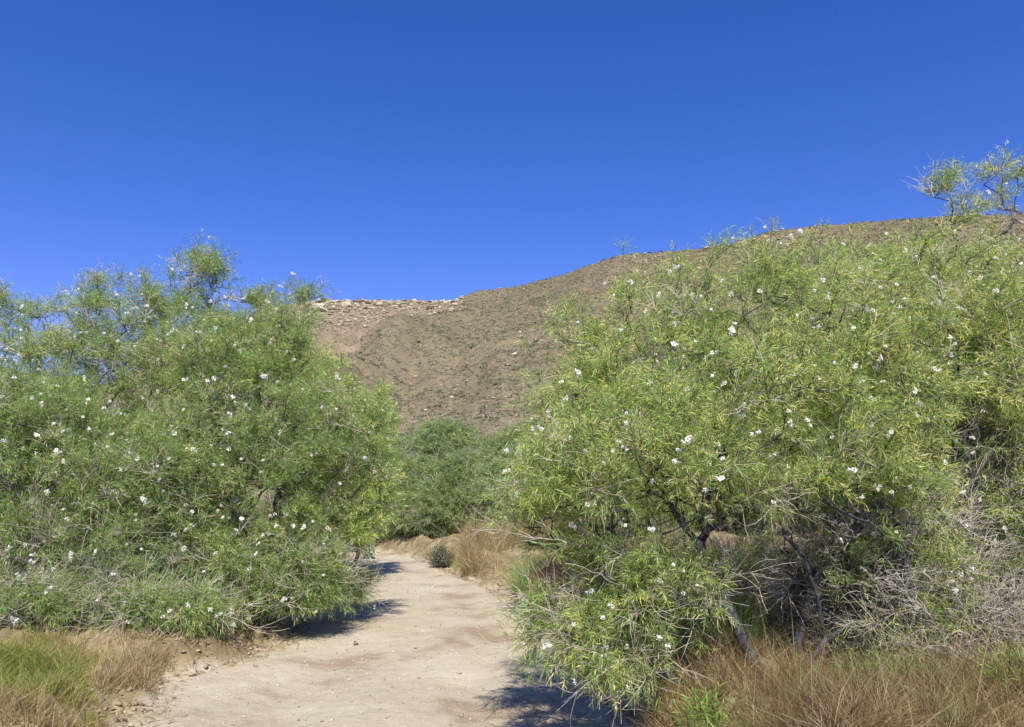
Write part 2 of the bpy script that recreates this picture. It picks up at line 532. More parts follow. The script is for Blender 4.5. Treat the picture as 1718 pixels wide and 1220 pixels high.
# flowers -----------------------------------------------------------
def flower_mesh(rng, name):
    V, F, T = [], [], []
    nb = rng.integers(2, 4)
    for b in range(nb):
        c = rng.normal(size=3) * .017 * (b > 0)
        ax = unit(rng.normal(size=3) + np.array([0, -.5, .3]))
        u = unit(np.cross(ax, rng.normal(size=3))); v = np.cross(ax, u)
        # tube
        k = 6
        base = len(V)
        for j, (h, r) in enumerate(((-.030, .002), (-.018, .005), (0, .009))):
            for i in range(k):
                a = i * 2 * np.pi / k
                V.append(c + ax * h + (u * math.cos(a) + v * math.sin(a)) * r)
        for j in range(2):
            for i in range(k):
                F.append([base + j * k + i, base + j * k + (i + 1) % k, base + (j + 1) * k + (i + 1) % k, base + (j + 1) * k + i]); T.append(0)
        for q in range(5):
            a = q * 2 * np.pi / 5 + rng.uniform(-.2, .2)
            o = u * math.cos(a) + v * math.sin(a); s = np.cross(ax, o)
            fl = rng.uniform(.2, .8)
            L = rng.uniform(.014, .020)
            base = len(V)
            p0 = c + o * .008
            p1 = p0 + (o * .8 + ax * fl) * L * .55
            p2 = p1 + (o + ax * (fl - .9)) * L * .5
            wv = L * rng.uniform(.45, .6)
            for pt, ww, ru in ((p0, .35, 0), (p1, 1, .003), (p2, .8, -.003)):
                V.append(pt - s * wv * ww + ax * ru); V.append(pt + ax * (.002 - ru)); V.append(pt + s * wv * ww + ax * ru)
            for j in range(2):
                for i in range(2):
                    F.append([base + j * 3 + i, base + j * 3 + i + 1, base + j * 3 + 4 + i, base + j * 3 + 3 + i]); T.append(0)
    me = mesh(name, np.array(V), [np.array(F)], PETAL, smooth=True)
    return me


FLOWERS = [flower_mesh(_rng, "flower") for _ in range(8)]


# trees ---------------------------------------------------------------
def grow(base_pts, targets, rng, step=.12):
    """skeleton: every target is joined by a curved branch to the cheapest earlier node"""
    N = [np.array(q, float) for q in base_pts[0]]
    par = [-1] + list(range(len(N) - 1))
    for chain in base_pts[1:]:
        par.append(0 if np.linalg.norm(np.array(chain[0]) - N[0]) < .6 else -1)
        N.append(np.array(chain[0], float))
        for q in chain[1:]:
            par.append(len(N) - 1); N.append(np.array(q, float))
    cap = len(targets) * 14 + len(N) + 10
    P = np.zeros((cap, 3)); P[:len(N)] = N
    par = np.array(par + [0] * (cap - len(par)))
    plen = np.zeros(cap)
    cnt = len(N)
    for i in range(1, cnt):
        plen[i] = (plen[par[i]] + np.linalg.norm(P[i] - P[par[i]])) if par[i] >= 0 else 0
    order = np.argsort(np.linalg.norm(targets - P[0], axis=1))
    tips = np.full(len(targets), -1)
    for ti in order:
        T = targets[ti]
        dv = T - P[:cnt]
        dist = np.linalg.norm(dv, axis=1)
        back = np.clip(-dv[:, 2] / np.maximum(dist, 1e-6), 0, 1)
        cost = dist * (1 + .5 * back) + .22 * plen[:cnt]
        j = int(np.argmin(cost))
        m = max(1, min(12, int(round(dist[j] / step))))
        pd = P[j] - P[par[j]] if par[j] >= 0 else np.array([0, 0, 1.])
        pd = pd / max(np.linalg.norm(pd), 1e-6)
        ctrl = P[j] + pd * dist[j] * .35 + np.array([0, 0, .06 * dist[j]])
        prev = j
        for q in range(1, m + 1):
            t = q / m
            pt = (1 - t) ** 2 * P[j] + 2 * t * (1 - t) * ctrl + t * t * T
            if q < m: pt = pt + rng.normal(size=3) * .012
            P[cnt] = pt; par[cnt] = prev
            plen[cnt] = plen[prev] + np.linalg.norm(pt - P[prev])
            prev = cnt; cnt += 1
        tips[ti] = prev
    P, par = P[:cnt], par[:cnt]
    wgt = np.zeros(cnt); wgt[tips] = 1
    for i in range(cnt - 1, 0, -1):
        if par[i] >= 0: wgt[par[i]] += wgt[i]
    return P, par, wgt, tips


LOBE_N = .85


def lobe_points(lobes, rng, seed):
    out = []
    for (cx, cy, cz, rx, ry, rz, n) in lobes:
        rx, ry, rz, n = rx * 1.13 + .03, ry * 1.13, rz * 1.13 + .03, int(n * 1.5 * LOBE_N)
        k = 0; got = []
        while len(got) < n and k < n * 20:
            k += 1
            v = unit(rng.normal(size=3)) * rng.random() ** (1 / 2.6)
            p = np.array([cx + v[0] * rx, cy + v[1] * ry, cz + v[2] * rz])
            q = fbm(p[0] * 1.7 + p[1] * .9, p[2] * 1.7 - p[1] * .6, seed, 2)
            if q < -.2 and rng.random() < .6: continue
            if p[2] < .12: continue
            got.append(p)
        out += got
    return np.array(out)


def copy_tree(root, loc, rz, label, sc=1.0):
    r = root.copy(); COL.objects.link(r)
    r.location = loc; r.rotation_euler = (0, 0, rz); r.scale = (sc, sc, sc)
    r['label'] = label
    for ch in list(root.children):
        c = ch.copy(); COL.objects.link(c); c.parent = r
    return r


def willow(name, label, loc, lobes, seed, kind="near", stems=None, leaf=None, flowers=60, bare=.15, extra=1.3, hue=0., dry=.11,
           group="desert willows along the track", rtip=.0032, cat="tree", spray_scale=1.0, faceflow=(0, -1), shoots=0, fscale=.95):
    """lobes in world offsets from loc"""
    rng = np.random.default_rng(seed)
    leaf = leaf or LEAF_GREEN
    root = bpy.data.objects.new(name, None); COL.objects.link(root)
    root.location = loc
    tag(root, label, cat, group)
    T = lobe_points(lobes, rng, seed)
    if stems is None:
        stems = []
        for q in range(4):
            a = q * 1.6 + rng.uniform(-.4, .4)
            l = rng.uniform(.25, .5)
            pts = [np.array([math.cos(a) * .06, math.sin(a) * .06, -.1])]
            for z in (.15, .4, .7):
                pts.append(np.array([math.cos(a) * (.06 + l * z) + rng.normal() * .03, math.sin(a) * (.06 + l * z) + rng.normal() * .03, z]))
            stems.append(pts)
    P, par, wgt, tips = grow(stems, T, rng)
    I = np.where(par >= 0)[0]
    rad_ = rtip * np.maximum(wgt, 1) ** .42
    R1 = rad_[I]; R0 = np.minimum(rad_[par[I]], R1 * 1.25)
    main = wgt[I] > 9
    tv, tf = tubes(P[par[I[main]]] - (P[I[main]] - P[par[I[main]]]) * .08, P[I[main]], R0[main], R1[main], 8)
    link("trunk", mesh("trunk", tv, [tf], BARK, smooth=True), root)
    thin = ~main
    tv, tf = tubes(P[par[I[thin]]], P[I[thin]], R0[thin], R1[thin], 4)
    link("branches", mesh("branches", tv, [tf], BARK if kind != "far" else DEADTWIG, smooth=True), root)
    # where the sprays go: at tips, and along light branches
    light = np.where((wgt <= 3) & (wgt > 0) & (par >= 0))[0]
    along = rng.choice(light, size=int(len(tips) * extra), replace=len(light) < len(tips) * extra)
    spots = np.concatenate([tips, along])
    pos = P[spots]
    bd = unit(P[spots] - P[par[spots]])
    if shoots:
        cen0 = T.mean(0)
        hi = np.where((P[tips] - cen0) @ np.array([0, -.25, 1.]) > -.1)[0]
        src = tips[rng.choice(hi, size=min(shoots, len(hi)), replace=False)]
        a0, a1, e0 = [], [], []
        for j in src:
            o_ = unit((P[j] - cen0) * np.array([1, 1, .5]) + 1e-6)
            dd = unit(o_ * rng.uniform(.3, .9) + np.array([0, 0, rng.uniform(.5, 1.4)]) + rng.normal(size=3) * .3)
            c_ = curve_twig(rng, P[j], dd, rng.uniform(.15, .45), 7, rng.uniform(0, .9), .07)
            a0.append(c_[:-1]); a1.append(c_[1:]); e0 += [c_[-1], c_[4]]
        a0, a1 = np.concatenate(a0), np.concatenate(a1)
        tt = np.tile(np.linspace(1, .45, 8), len(src)).reshape(-1, 8)
        sv, sf = tubes(a0, a1, (tt[:, :-1] * .0042).ravel(), (tt[:, 1:] * .0042).ravel(), 4)
        link("shoots", mesh("shoots", sv, [sf], SHOOT), root)
        e0 = np.array(e0)[rng.random(len(e0)) < .7]
    cen = T.mean(0)
    outw = unit((pos - np.array([cen[0], cen[1], cen[2] * .55])) * np.array([1, 1, .8]))
    dirs = unit(bd * .5 + outw * .55 + rng.normal(size=pos.shape) * .55 + np.array([0, 0, .30]))
    sc = rng.uniform(.75, 1.15, len(pos)) * spray_scale
    isb = rng.random(len(pos)) < bare * (2.2 - 1.6 * sstep(.5, 1.9, pos[:, 2]))
    isb[:5] = True; isb[5:20] = False
    ps, ds, ss = pos[~isb], dirs[~isb], sc[~isb]
    if shoots:
        ps = np.concatenate([ps, e0]); ds = np.concatenate([ds, unit(rng.normal(size=e0.shape) * .5 + np.array([0, 0, .6]))])
        ss = np.concatenate([ss, rng.uniform(.4, .75, len(e0))])
    tw, lf = place_sprays(kind, ps, ds, ss, rng, hue, dry)
    link("twigs", mesh("twigs", tw[0], [tw[1]], TWIG), root)
    lv, tris, quads, tn = lf
    link("foliage", mesh("foliage", lv, [tris, quads], leaf, tint=tn), root)
    tb, _ = place_sprays("bare", pos[isb], dirs[isb], sc[isb] * 1.1, rng)
    link("dead_twigs", mesh("dead_twigs", tb[0], [tb[1]], DEADTWIG), root)
    # flowers on outer sprays facing the light
    cand = np.where(~isb)[0]
    cell = np.floor(pos[cand][:, [0, 2]] / .13).astype(int)
    key = cell[:, 0] * 1000 + cell[:, 1]
    face = []
    for kk in np.unique(key):
        ii = cand[key == kk]
        face += list(ii[np.argsort(pos[ii, 1])][:1])
    face = np.array(face)
    if flowers:
        pick = rng.choice(face, size=min(flowers, len(face)), replace=False)
        extra_v, extra_f, nb_ = [], [], 0
        for i in rng.choice(face, size=int(len(pick) * 2)):
            me_ = FLOWERS[rng.integers(0, len(FLOWERS))]
            va = np.zeros(len(me_.vertices) * 3); me_.vertices.foreach_get("co", va); va = va.reshape(-1, 3)
            fa = np.zeros(len(me_.loops), np.int32); me_.loops.foreach_get("vertex_index", fa)
            A_, _q = np.linalg.qr(rng.normal(size=(3, 3)))
            c_ = pos[i] + dirs[i] * rng.uniform(.1, .3) * sc[i] + rng.normal(size=3) * .07 + np.array([faceflow[0], faceflow[1], .3]) * .08
            extra_v.append(va @ A_ * fscale * rng.uniform(.35, .7) + c_); extra_f.append(fa.reshape(-1, 4) + nb_); nb_ += len(va)
        tag(link("blossoms", mesh("blossoms", np.concatenate(extra_v), [np.concatenate(extra_f)], PETAL, smooth=True), root), kind='stuff')
        for i in pick:
            o = link("flower", FLOWERS[rng.integers(0, len(FLOWERS))], root)
            o.location = pos[i] + dirs[i] * rng.uniform(.16, .30) * sc[i] + outw[i] * .02 + rng.normal(size=3) * .02 + np.array([faceflow[0], faceflow[1], .3]) * .06
            o.rotation_euler = tuple(rng.uniform(0, 6.28, 3))
            s = fscale * rng.uniform(.4, .85) * (1.0 if kind == "near" else 1.15)
            o.scale = (s, s, s)
    return root


def lobes_from(pxlist, base, Y0=None):
    """lobe given as (px, py, Y, rx, ry, rz, n) -> offsets from base"""
    out = []
    for (px, py, Y, rx, ry, rz, n) in pxlist:
        p = at(px, py, Y) - np.array(base)
        out.append((p[0], p[1], p[2], rx, ry, rz, n))
    return out


def base_at(x, y):
    return (x, y, ground_z(x, y) - .03)


# --- R1: willow at the right edge of the track, its grey stems showing
b = base_at(1.95, 5.75)


def st(pts):
    out = []
    for (px, py, Y) in pts:
        out.append(at(px, py, Y) - np.array(b))
    return out


def dense(chain, step=.1):
    out = [chain[0]]
    for i in range(len(chain) - 1):
        a, c = chain[i], chain[i + 1]
        m = max(1, int(np.linalg.norm(c - a) / step))
        for q in range(1, m + 1): out.append(a + (c - a) * q / m + (np.random.default_rng(i * 7 + q).normal(size=3) * .006 if q < m else 0))
    return out


stemA = dense(st([(1302, 1190, 5.75), (1272, 1120, 5.65), (1235, 1050, 5.6), (1205, 975, 5.6), (1165, 905, 5.6), (1110, 830, 5.6)]))
stemB = dense(st([(1345, 1200, 5.8), (1352, 1130, 5.8), (1385, 1070, 5.75), (1372, 1000, 5.7), (1350, 935, 5.7), (1318, 900, 5.7), (1290, 800, 5.7)]))
stemC = dense(st([(1305, 1180, 5.8), (1335, 1090, 5.9), (1358, 1010, 5.95), (1385, 940, 6.0), (1410, 830, 6.0)]))
stemE = dense(st([(1290, 1195, 5.7), (1230, 1190, 5.55), (1160, 1160, 5.4), (1090, 1110, 5.35)]))
stemD = dense(st([(1385, 1075, 5.75), (1430, 1045, 5.8), (1500, 960, 5.9)]))
willow("desert_willow", "flowering desert willow on bent grey stems at the right edge of the track", b,
       lobes_from([(1240, 740, 5.7, .95, .80, .50, 170), (1080, 790, 5.4, .62, .6, .42, 110), (970, 860, 5.4, .36, .4, .28, 52),
                   (1380, 690, 5.9, .7, .7, .55, 105), (1130, 660, 5.9, .55, .5, .35, 56), (1230, 570, 6.0, .55, .5, .28, 34), (1360, 540, 6.0, .50, .5, .28, 30),
                   (1080, 560, 6.0, .30, .3, .16, 12), (1010, 640, 5.9, .28, .3, .26, 18),  (1000, 1060, 5.3, .20, .3, .12, 34), (1050, 1130, 5.2, .18, .2, .10, 28), (1090, 1040, 5.3, .18, .3, .16, 24),
                   (910, 1035, 5.3, .12, .1, .08, 8), (1060, 950, 5.4, .30, .3, .16, 30), (1460, 820, 5.7, .50, .4, .26, 44), (1540, 960, 5.8, .26, .3, .18, 14), (1490, 1010, 6.3, .28, .2, .10, 14), (1150, 980, 5.4, .28, .3, .20, 34), (1060, 1000, 5.4, .30, .3, .16, 26), (1440, 950, 6.0, .40, .3, .20, 34), (1500, 1060, 5.9, .3, .2, .12, 16), (1270, 960, 6.3, .35, .3, .14, 18),
                   (960, 560, 5.9, .10, .2, .08, 4), (1080, 520, 6, .18, .2, .08, 6), (1160, 560, 6, .3, .3, .12, 10), (1290, 500, 6, .5, .3, .12, 15), (1390, 460, 6.2, .45, .3, .12, 14), (1260, 450, 6, .3, .3, .08, 7), (1180, 480, 6, .25, .3, .06, 4), (960, 700, 5.9, .16, .2, .16, 9), (1000, 600, 5.9, .14, .2, .12, 7),
                   (1480, 560, 6.2, .4, .4, .25, 20), (930, 780, 5.8, .16, .2, .16, 9)], b),
       101, "near", [stemA, stemB, stemC, stemD, stemE], LEAF_YELLOW, flowers=98, bare=.09, extra=1.3, dry=.13, spray_scale=.85, shoots=170, rtip=.0027)

# --- R2: willow filling the right side
b = base_at(4.3, 7.6)
willow("desert_willow", "tall willow at the right edge with two sprigs above the hill crest", b,
       lobes_from([(1560, 670, 7.4, 1.3, 1.0, .60, 250), (1700, 640, 7.2, 1.0, .9, .65, 150), (1450, 600, 7.8, .8, .8, .38, 60),
                   (1600, 540, 8.0, 1.0, .7, .30, 50), (1620, 470, 8.0, 1.0, .6, .22, 32), (1640, 560, 7.0, .75, .5, .32, 70), (1500, 520, 7.0, .55, .4, .25, 34), (1560, 450, 7.2, .7, .4, .14, 20), (1585, 320, 8, .12, .1, .08, 4), (1605, 355, 8, .12, .1, .12, 5), (1612, 400, 8, .10, .1, .12, 3), (1675, 305, 8, .11, .1, .10, 4), (1700, 345, 8, .15, .15, .12, 5), (1725, 300, 8, .12, .1, .12, 4), (1690, 400, 8, .08, .1, .12, 3),
                   (1760, 820, 6.6, .7, .6, .7, 130), (1690, 960, 6.2, .5, .4, .3, 60), (1600, 960, 6.2, .5, .3, .22, 40), (1620, 880, 6.3, .4, .3, .2, 20), (1690, 1060, 5.9, .35, .3, .16, 26), (1560, 1060, 5.8, .4, .2, .14, 24), (1650, 1110, 5.7, .3, .2, .10, 14), (1380, 500, 8.0, .5, .4, .15, 12), (1680, 980, 6.4, .45, .4, .35, 50), (1490, 460, 8, .6, .4, .18, 18)], b),
       102, "near", None, LEAF_YELLOW, flowers=90, bare=.16, extra=1.1, hue=.03, dry=.14, shoots=130)

# --- dead grey shrub in the gap on the right
def dead_shrub(loc, label, seed, R, H, n, mat=DARKTWIG):
    rng = np.random.default_rng(seed)
    root = bpy.data.objects.new("dead_shrub", None); COL.objects.link(root); root.location = loc
    tag(root, label, "shrub")
    T = lobe_points([(0, 0, H * .55, R, R * .8, H * .5, n)], rng, seed)
    stems = [[np.array([math.cos(a) * .04, math.sin(a) * .04, -.1]), np.array([math.cos(a) * .12, math.sin(a) * .12, .25])] for a in np.arange(5) * 1.26]
    P, par, wgt, tips = grow(stems, T, rng)
    I = np.where(par >= 0)[0]
    rr_ = .006 * np.maximum(wgt, 1) ** .42
    tv, tf = tubes(P[par[I]], P[I], np.minimum(rr_[par[I]], rr_[I] * 1.3), rr_[I], 6)
    link("trunk", mesh("trunk", tv, [tf], BARK, smooth=True), root)
    light = np.where((wgt <= 4) & (par >= 0))[0]
    sp = np.concatenate([tips, rng.choice(light, n)])
    dirs = unit(unit(P[sp]) + rng.normal(size=(len(sp), 3)) * .6)
    tb, _ = place_sprays("bare", P[sp], dirs, rng.uniform(.6, 1.0, len(sp)), rng)
    link("dead_twigs", mesh("dead_twigs", tb[0], [tb[1]], mat), root)
    return root


q = at(1570, 860, 6.75)
dead_shrub(base_at(q[0], 6.75), "tangled dark grey leafless shrub inside the willows at right", 201, .72, 1.95, 380)
q = at(1690, 1000, 6.3)
dead_shrub(base_at(q[0], 6.3), "grey leafless shrub in dry grass at the right edge of the photo", 204, .6, 1.1, 170, DARKTWIG)
q = at(1480, 1040, 6.3)
dead_shrub(base_at(q[0], 6.3), "low bleached leafless shrub standing in dry grass right of the bent stems", 202, .75, 1.15, 220, DEADTWIG)

q = at(1690, 1130, 5.8)
dead_shrub(base_at(q[0], 5.8), "small bare bush in the grass against the right edge of the photo", 207, .4, .5, 60, DEADTWIG)
q = at(1440, 1130, 6.1)
dead_shrub(base_at(q[0], 6.1), "small bare bush just right of the foot of the bent stems", 208, .4, .6, 60, DARKTWIG)
q = at(1560, 1120, 5.9)
dead_shrub(base_at(q[0], 5.9), "low fan of bleached bare twigs in the dry grass at bottom right", 205, .5, .6, 90, DEADTWIG)

# --- R3: behind R1, between the stems and the hill
b = base_at(2.2, 10.5)
willow("desert_willow", "desert willow standing behind the leaning tree on the right bank", b,
       lobes_from([(1050, 790, 10.3, .9, .9, .75, 110), (1250, 740, 10.5, 1.4, 1.0, .9, 150), (1450, 700, 10.8, 1.3, 1.0, 1.0, 130), (960, 830, 10.0, .5, .6, .5, 50)], b),
       103, "mid", None, LEAF_GREEN, flowers=30, bare=.12, extra=1.3, spray_scale=1.15)

# --- left side
b = base_at(-5.6, 11.3)
willow("desert_willow", "tallest willow left of the track with feathery sprigs rising against the sky", b,
       lobes_from([(190, 690, 11.0, 1.35, 1.1, 1.0, 280), (110, 600, 11.2, .75, .8, .60, 62), (230, 570, 11.2, .90, .9, .50, 74), (330, 620, 11.2, .7, .7, .6, 90),
                   (335, 490, 11.3, .38, .35, .45, 34), (345, 455, 11.3, .26, .2, .26, 11), (330, 560, 11.2, .5, .4, .3, 30), (172, 490, 11.3, .22, .3, .38, 16), (245, 510, 11.2, .22, .2, .25, 14), (40, 520, 11.3, .45, .4, .18, 20),
                   (430, 530, 11.3, .30, .3, .20, 14), (490, 510, 11.3, .25, .3, .13, 10), (60, 830, 10.6, 1.4, .8, .85, 220), (10, 570, 11, .25, .3, .15, 7)], b),
       104, "near", None, LEAF_GREEN, flowers=98, bare=.13, extra=1.1, spray_scale=1.1, shoots=120, fscale=1.3)
b = base_at(-3.7, 9.7)
willow("desert_willow", "bushy willow drooping over the left edge of the track in front of the tallest one", b,
       lobes_from([(410, 790, 9.5, 1.1, .9, .9, 420), (400, 620, 9.8, .85, .8, .50, 150), (540, 760, 9.4, .58, .7, .62, 120), (430, 980, 9.1, .75, .5, .52, 240), (570, 1000, 10.2, .25, .4, .2, 34),
                   (600, 710, 9.7, .34, .4, .14, 14), (280, 960, 9.3, 1.0, .7, .65, 240), (480, 610, 9.9, .30, .4, .25, 22), (500, 940, 9.1, .28, .4, .5, 80), (480, 550, 10, .3, .3, .15, 12)], b),
       105, "near", None, LEAF_GREEN, flowers=98, bare=.07, extra=1.1, dry=.10, shoots=110, fscale=1.3)
b = base_at(-6.0, 9.0)
willow("desert_willow", "willow covered in white blossom at the far left behind the green grass", b,
       lobes_from([(40, 930, 8.6, .7, .5, .4, 130), (110, 1030, 8.0, .8, .35, .18, 90), (270, 1050, 8.0, .6, .35, .16, 70), (90, 820, 8.9, 1.1, .8, .75, 330), (30, 760, 9.0, .9, .7, .7, 200), (120, 970, 8.6, .95, .6, .55, 260), (-60, 850, 8.9, .9, .8, .9, 160), (230, 830, 9.0, .7, .7, .6, 150)], b),
       106, "near", None, LEAF_GREEN, flowers=98, bare=.10, extra=1.1, dry=.07, shoots=60, fscale=1.3)
b = base_at(-3.1, 15.2)
willow("desert_willow", "willow with yellowish top partly hidden behind the left bushes where the track bends", b,
       lobes_from([(560, 720, 15, .9, .9, .9, 150), (580, 800, 15, .7, .8, .9, 110), (500, 640, 15.3, .8, .8, .55, 80), (560, 870, 14.6, .55, .6, .6, 90)], b),
       107, "mid", None, LEAF_YELLOW, flowers=35, bare=.08, extra=1.3, spray_scale=1.2)

# --- far bushes closing the view
proto = willow("desert_willow", "rounded grey green willow closing the view at the bend of the track", base_at(-2.2, 24.5),
               [(0, 0, 1.6, 1.5, 1.3, 1.2, 430), (-1.0, .1, 1.0, 1.2, 1.1, .8, 230), (1.1, -.1, 1.0, 1.2, 1.1, .8, 230), (.2, 0, 2.75, .6, .6, .35, 40), (0, -.6, .45, 2.0, .8, .4, 200)],
               108, "far", None, LEAF_FAR, flowers=24, bare=.10, extra=1.2, spray_scale=1.5, shoots=90)
for i, (px, Y, rz, s, lab) in enumerate([(655, 26.5, 1.0, .85, "grey green willow left of the one at the bend, against the slope"),
                                         (880, 23.5, 2.2, .92, "grey green willow just right of the one at the bend, behind the grassy bank"),
                                         (960, 20.0, 4.0, .85, "grey green willow above the dry grass bank behind the leaning tree"),
                                         (560, 30.0, 5.0, 1.05, "far willow mostly hidden by the left bushes below the rocky crest"),
                                         (1100, 24.0, .5, 1.1, "far willow hidden behind the right bank trees at the foot of the hill"),
                                         (1350, 22.0, 3.3, 1.15, "far willow showing in glimpses through the right hand tree"),
                                         (300, 24.0, 2.9, 1.0, "far willow showing in glimpses through the tallest left tree")]):
    x = (px - CX) / FPX * Y
    copy_tree(proto, base_at(x, Y), rz, lab, s)
for px, Y, rz, s, lab in [(640, 22.6, .7, .72, "younger willow at the left side of the track end"), (705, 22.2, 2.0, .66, "younger willow in the middle of the track end"),
                          (785, 21.9, 3.9, .70, "younger willow behind the small dark shrub at the track end"), (865, 20.4, 5.2, .66, "younger willow above the straw coloured bank grass")]:
    x = (px - CX) / FPX * Y
    copy_tree(proto, base_at(x, Y), rz, lab, s)


# ------------------------------------------------------------------ small plants and grass
def blades(P, H, W, rng, lean=.5, bendy=.9, leandir=None):
    k = len(P)
    a = rng.uniform(0, 2 * np.pi, k)
    l = np.abs(rng.normal(size=k)) * lean
    D = np.stack([np.cos(a) * l, np.sin(a) * l, np.ones(k)], -1)
    D = unit(D)
    sidev = unit(np.cross(D, unit(rng.normal(size=(k, 3)))))
    H = H[:, None]; W = np.broadcast_to(W, (k,))[:, None]
    out = np.stack([np.cos(a), np.sin(a), -np.ones(k) * .3], -1) * (rng.random((k, 1)) * bendy)
    c1 = P + D * H * .5 + out * H * .10
    c2 = P + D * H + out * H * .45
    V = np.stack([P - sidev * W, P + sidev * W, c1 - sidev * W * .75, c1 + sidev * W * .75, c2], 1)
    b = np.arange(k)[:, None] * 5
    return V.reshape(-1, 3), b + np.array([[2, 4, 3]]), b + np.array([[0, 2, 3, 1]])


def grass(name, label, regions, mat, seed, tmu=.5, tsd=.25, w=.0022, lean=.6):
    """regions: (x, y, rx, ry, count, height)"""
    rng = np.random.default_rng(seed)
    Ps, Hs = [], []
    for (x, y, rx, ry, n, h) in regions:
        tx = rng.normal(size=(max(3, n // 60), 2)) * .55
        c = tx[rng.integers(0, len(tx), n)]
        g = c + rng.normal(size=(n, 2)) * .045 / max(rx, .05)
        X, Y = x + g[:, 0] * rx, y + g[:, 1] * ry
        dl, dr = track_d(X, Y)
        ok = np.minimum(dl, dr) < -.03
        X, Y = X[ok], Y[ok]
        Ps.append(np.stack([X, Y, height(X, Y) - .01], -1))
        Hs.append(h * np.exp(rng.normal(size=len(X)) * .45))
    P = np.concatenate(Ps); H = np.concatenate(Hs)
    V, tr, qu = blades(P, H, w, rng, lean)
    tn = np.clip(tmu + rng.normal(size=len(P)) * tsd + fbm(P[:, 0] * 2, P[:, 1] * 2, seed, 2) * .5, 0, 1)
    return tag(link(name, mesh(name, V, [tr, qu], mat, tint=np.concatenate([tn, tn]))), label, "grass", kind='stuff')


def gp(px, py, z=.25):
    """ground point under a photo pixel, for ground at height z"""
    q = at(px, py, 1.0)
    k = (z - CAM_H) / (q[2] - CAM_H)
    return q[0] * k, k


G = []
for (px, py, rx, ry, n, h) in [(20, 1110, .42, .6, 4000, .12), (70, 1110, .32, .45, 2400, .11), (20, 1170, .5, .35, 2200, .12), (130, 1150, .2, .25, 500, .08), (-60, 1140, .5, .6, 2500, .14)]:
    x, y = gp(px, py); G.append((x, y, rx, ry, n, h))
grass("green_grass", "green and yellow grass in the bottom left corner", G, GRASS_GREEN, 301, .42, .24, lean=.8)
G = []
for (px, py, rx, ry, n, h) in [(195, 1120, .22, .25, 1000, .13), (240, 1090, .3, .3, 600, .11), (150, 1200, .25, .2, 700, .10), (20, 1215, .4, .2, 1000, .11), (180, 1080, .5, .3, 1000, .12), (40, 1110, .6, .5, 900, .13), (300, 1080, .3, .2, 400, .11), (60, 1190, .4, .3, 800, .11)]:
    x, y = gp(px, py); G.append((x, y, rx, ry, n, h))
grass("dry_grass", "pale dry grass tufts on the crumbling left bank", G, GRASS_DRY, 302, .72, .25)
G = []
for (px, py, rx, ry, n, h) in [(1250, 1200, .6, .4, 3500, 0.144), (1400, 1190, .7, .5, 4500, 0.173), (1560, 1170, .8, .6, 5500, 0.202), (1690, 1170, .6, .6, 4500, 0.202), (1150, 1140, .6, .5, 3000, 0.144), (1330, 1120, .8, .6, 5000, 0.180),
                               (1550, 1090, 1.2, .8, 7000, 0.216), (1200, 1050, .9, .9, 5000, 0.202), (1450, 1225, .8, .3, 3000, 0.144),
                               (1250, 990, 1.2, 1.2, 6000, 0.245), (1450, 990, 1.3, 1.3, 7000, 0.274), (1620, 990, 1.4, 1.3, 7000, 0.288), (1130, 960, 1.0, 1.2, 3500, 0.216)]:
    x, y = gp(px, py, .45); G.append((x, y, rx, ry, n, h))
G += [(1.6, 7.4, 1.2, .9, 3500, .34), (2.6, 7.6, 1.3, 1.0, 3500, .36), (1.5, 9.0, 1.6, 1.2, 5000, .42), (3.2, 9.4, 2.0, 1.5, 6000, .45), (5.0, 9.0, 2.0, 1.5, 4000, .4), (2.4, 11.5, 3, 2, 6000, .55)]
grass("dry_grass", "tall rusty dry grass under the willows in the bottom right corner", G, GRASS_DRY, 303, .46, .34, w=.0019, lean=1.0)
G = []
for (px, py, rx, ry, n, h) in [(820, 920, .5, .9, 4500, .36), (770, 935, .4, .8, 2500, .3), (880, 915, .6, 1.0, 3500, .4), (850, 880, .7, 1.2, 3000, .3), (1.0 * 700, 915, .9, .6, 2500, .22), (930, 970, .5, .7, 1800, .25), (610, 925, .25, .3, 500, .2), (920, 900, .8, 1.0, 3000, .4), (1000, 940, .6, .8, 2500, .35)]:
    x, y = gp(px, py, .4); G.append((x, y, rx, ry, n, h))
grass("dry_grass", "straw coloured grass on top of the right bank near the bend", G, GRASS_DRY, 304, .68, .22, w=.004)
G = []
for (px, py, rx, ry, n, h) in [(862, 955, .35, .4, 2200, .33), (750, 925, .2, .3, 700, .25), (1480, 1110, .3, .3, 900, .3), (1640, 1030, .35, .3, 1200, .35)]:
    x, y = gp(px, py, .4); G.append((x, y, rx, ry, n, h))
grass("green_grass", "fresh green grass tufts on the right bank", G, LEAF_GREEN, 305, .45, .2, w=.003)
G = [(*gp(px, py, .45), rx, ry, n, h) for (px, py, rx, ry, n, h) in [(1300, 1190, .7, .4, 500, .16), (1500, 1150, .8, .5, 600, .2), (1660, 1130, .7, .6, 700, .2), (1180, 1080, .6, .6, 1000, .25), (1400, 1060, .9, .6, 1200, .3)]]
grass("green_grass", "thin green blades mixed into the dry grass at bottom right", G, LEAF_GREEN, 306, .40, .2, w=.0018)


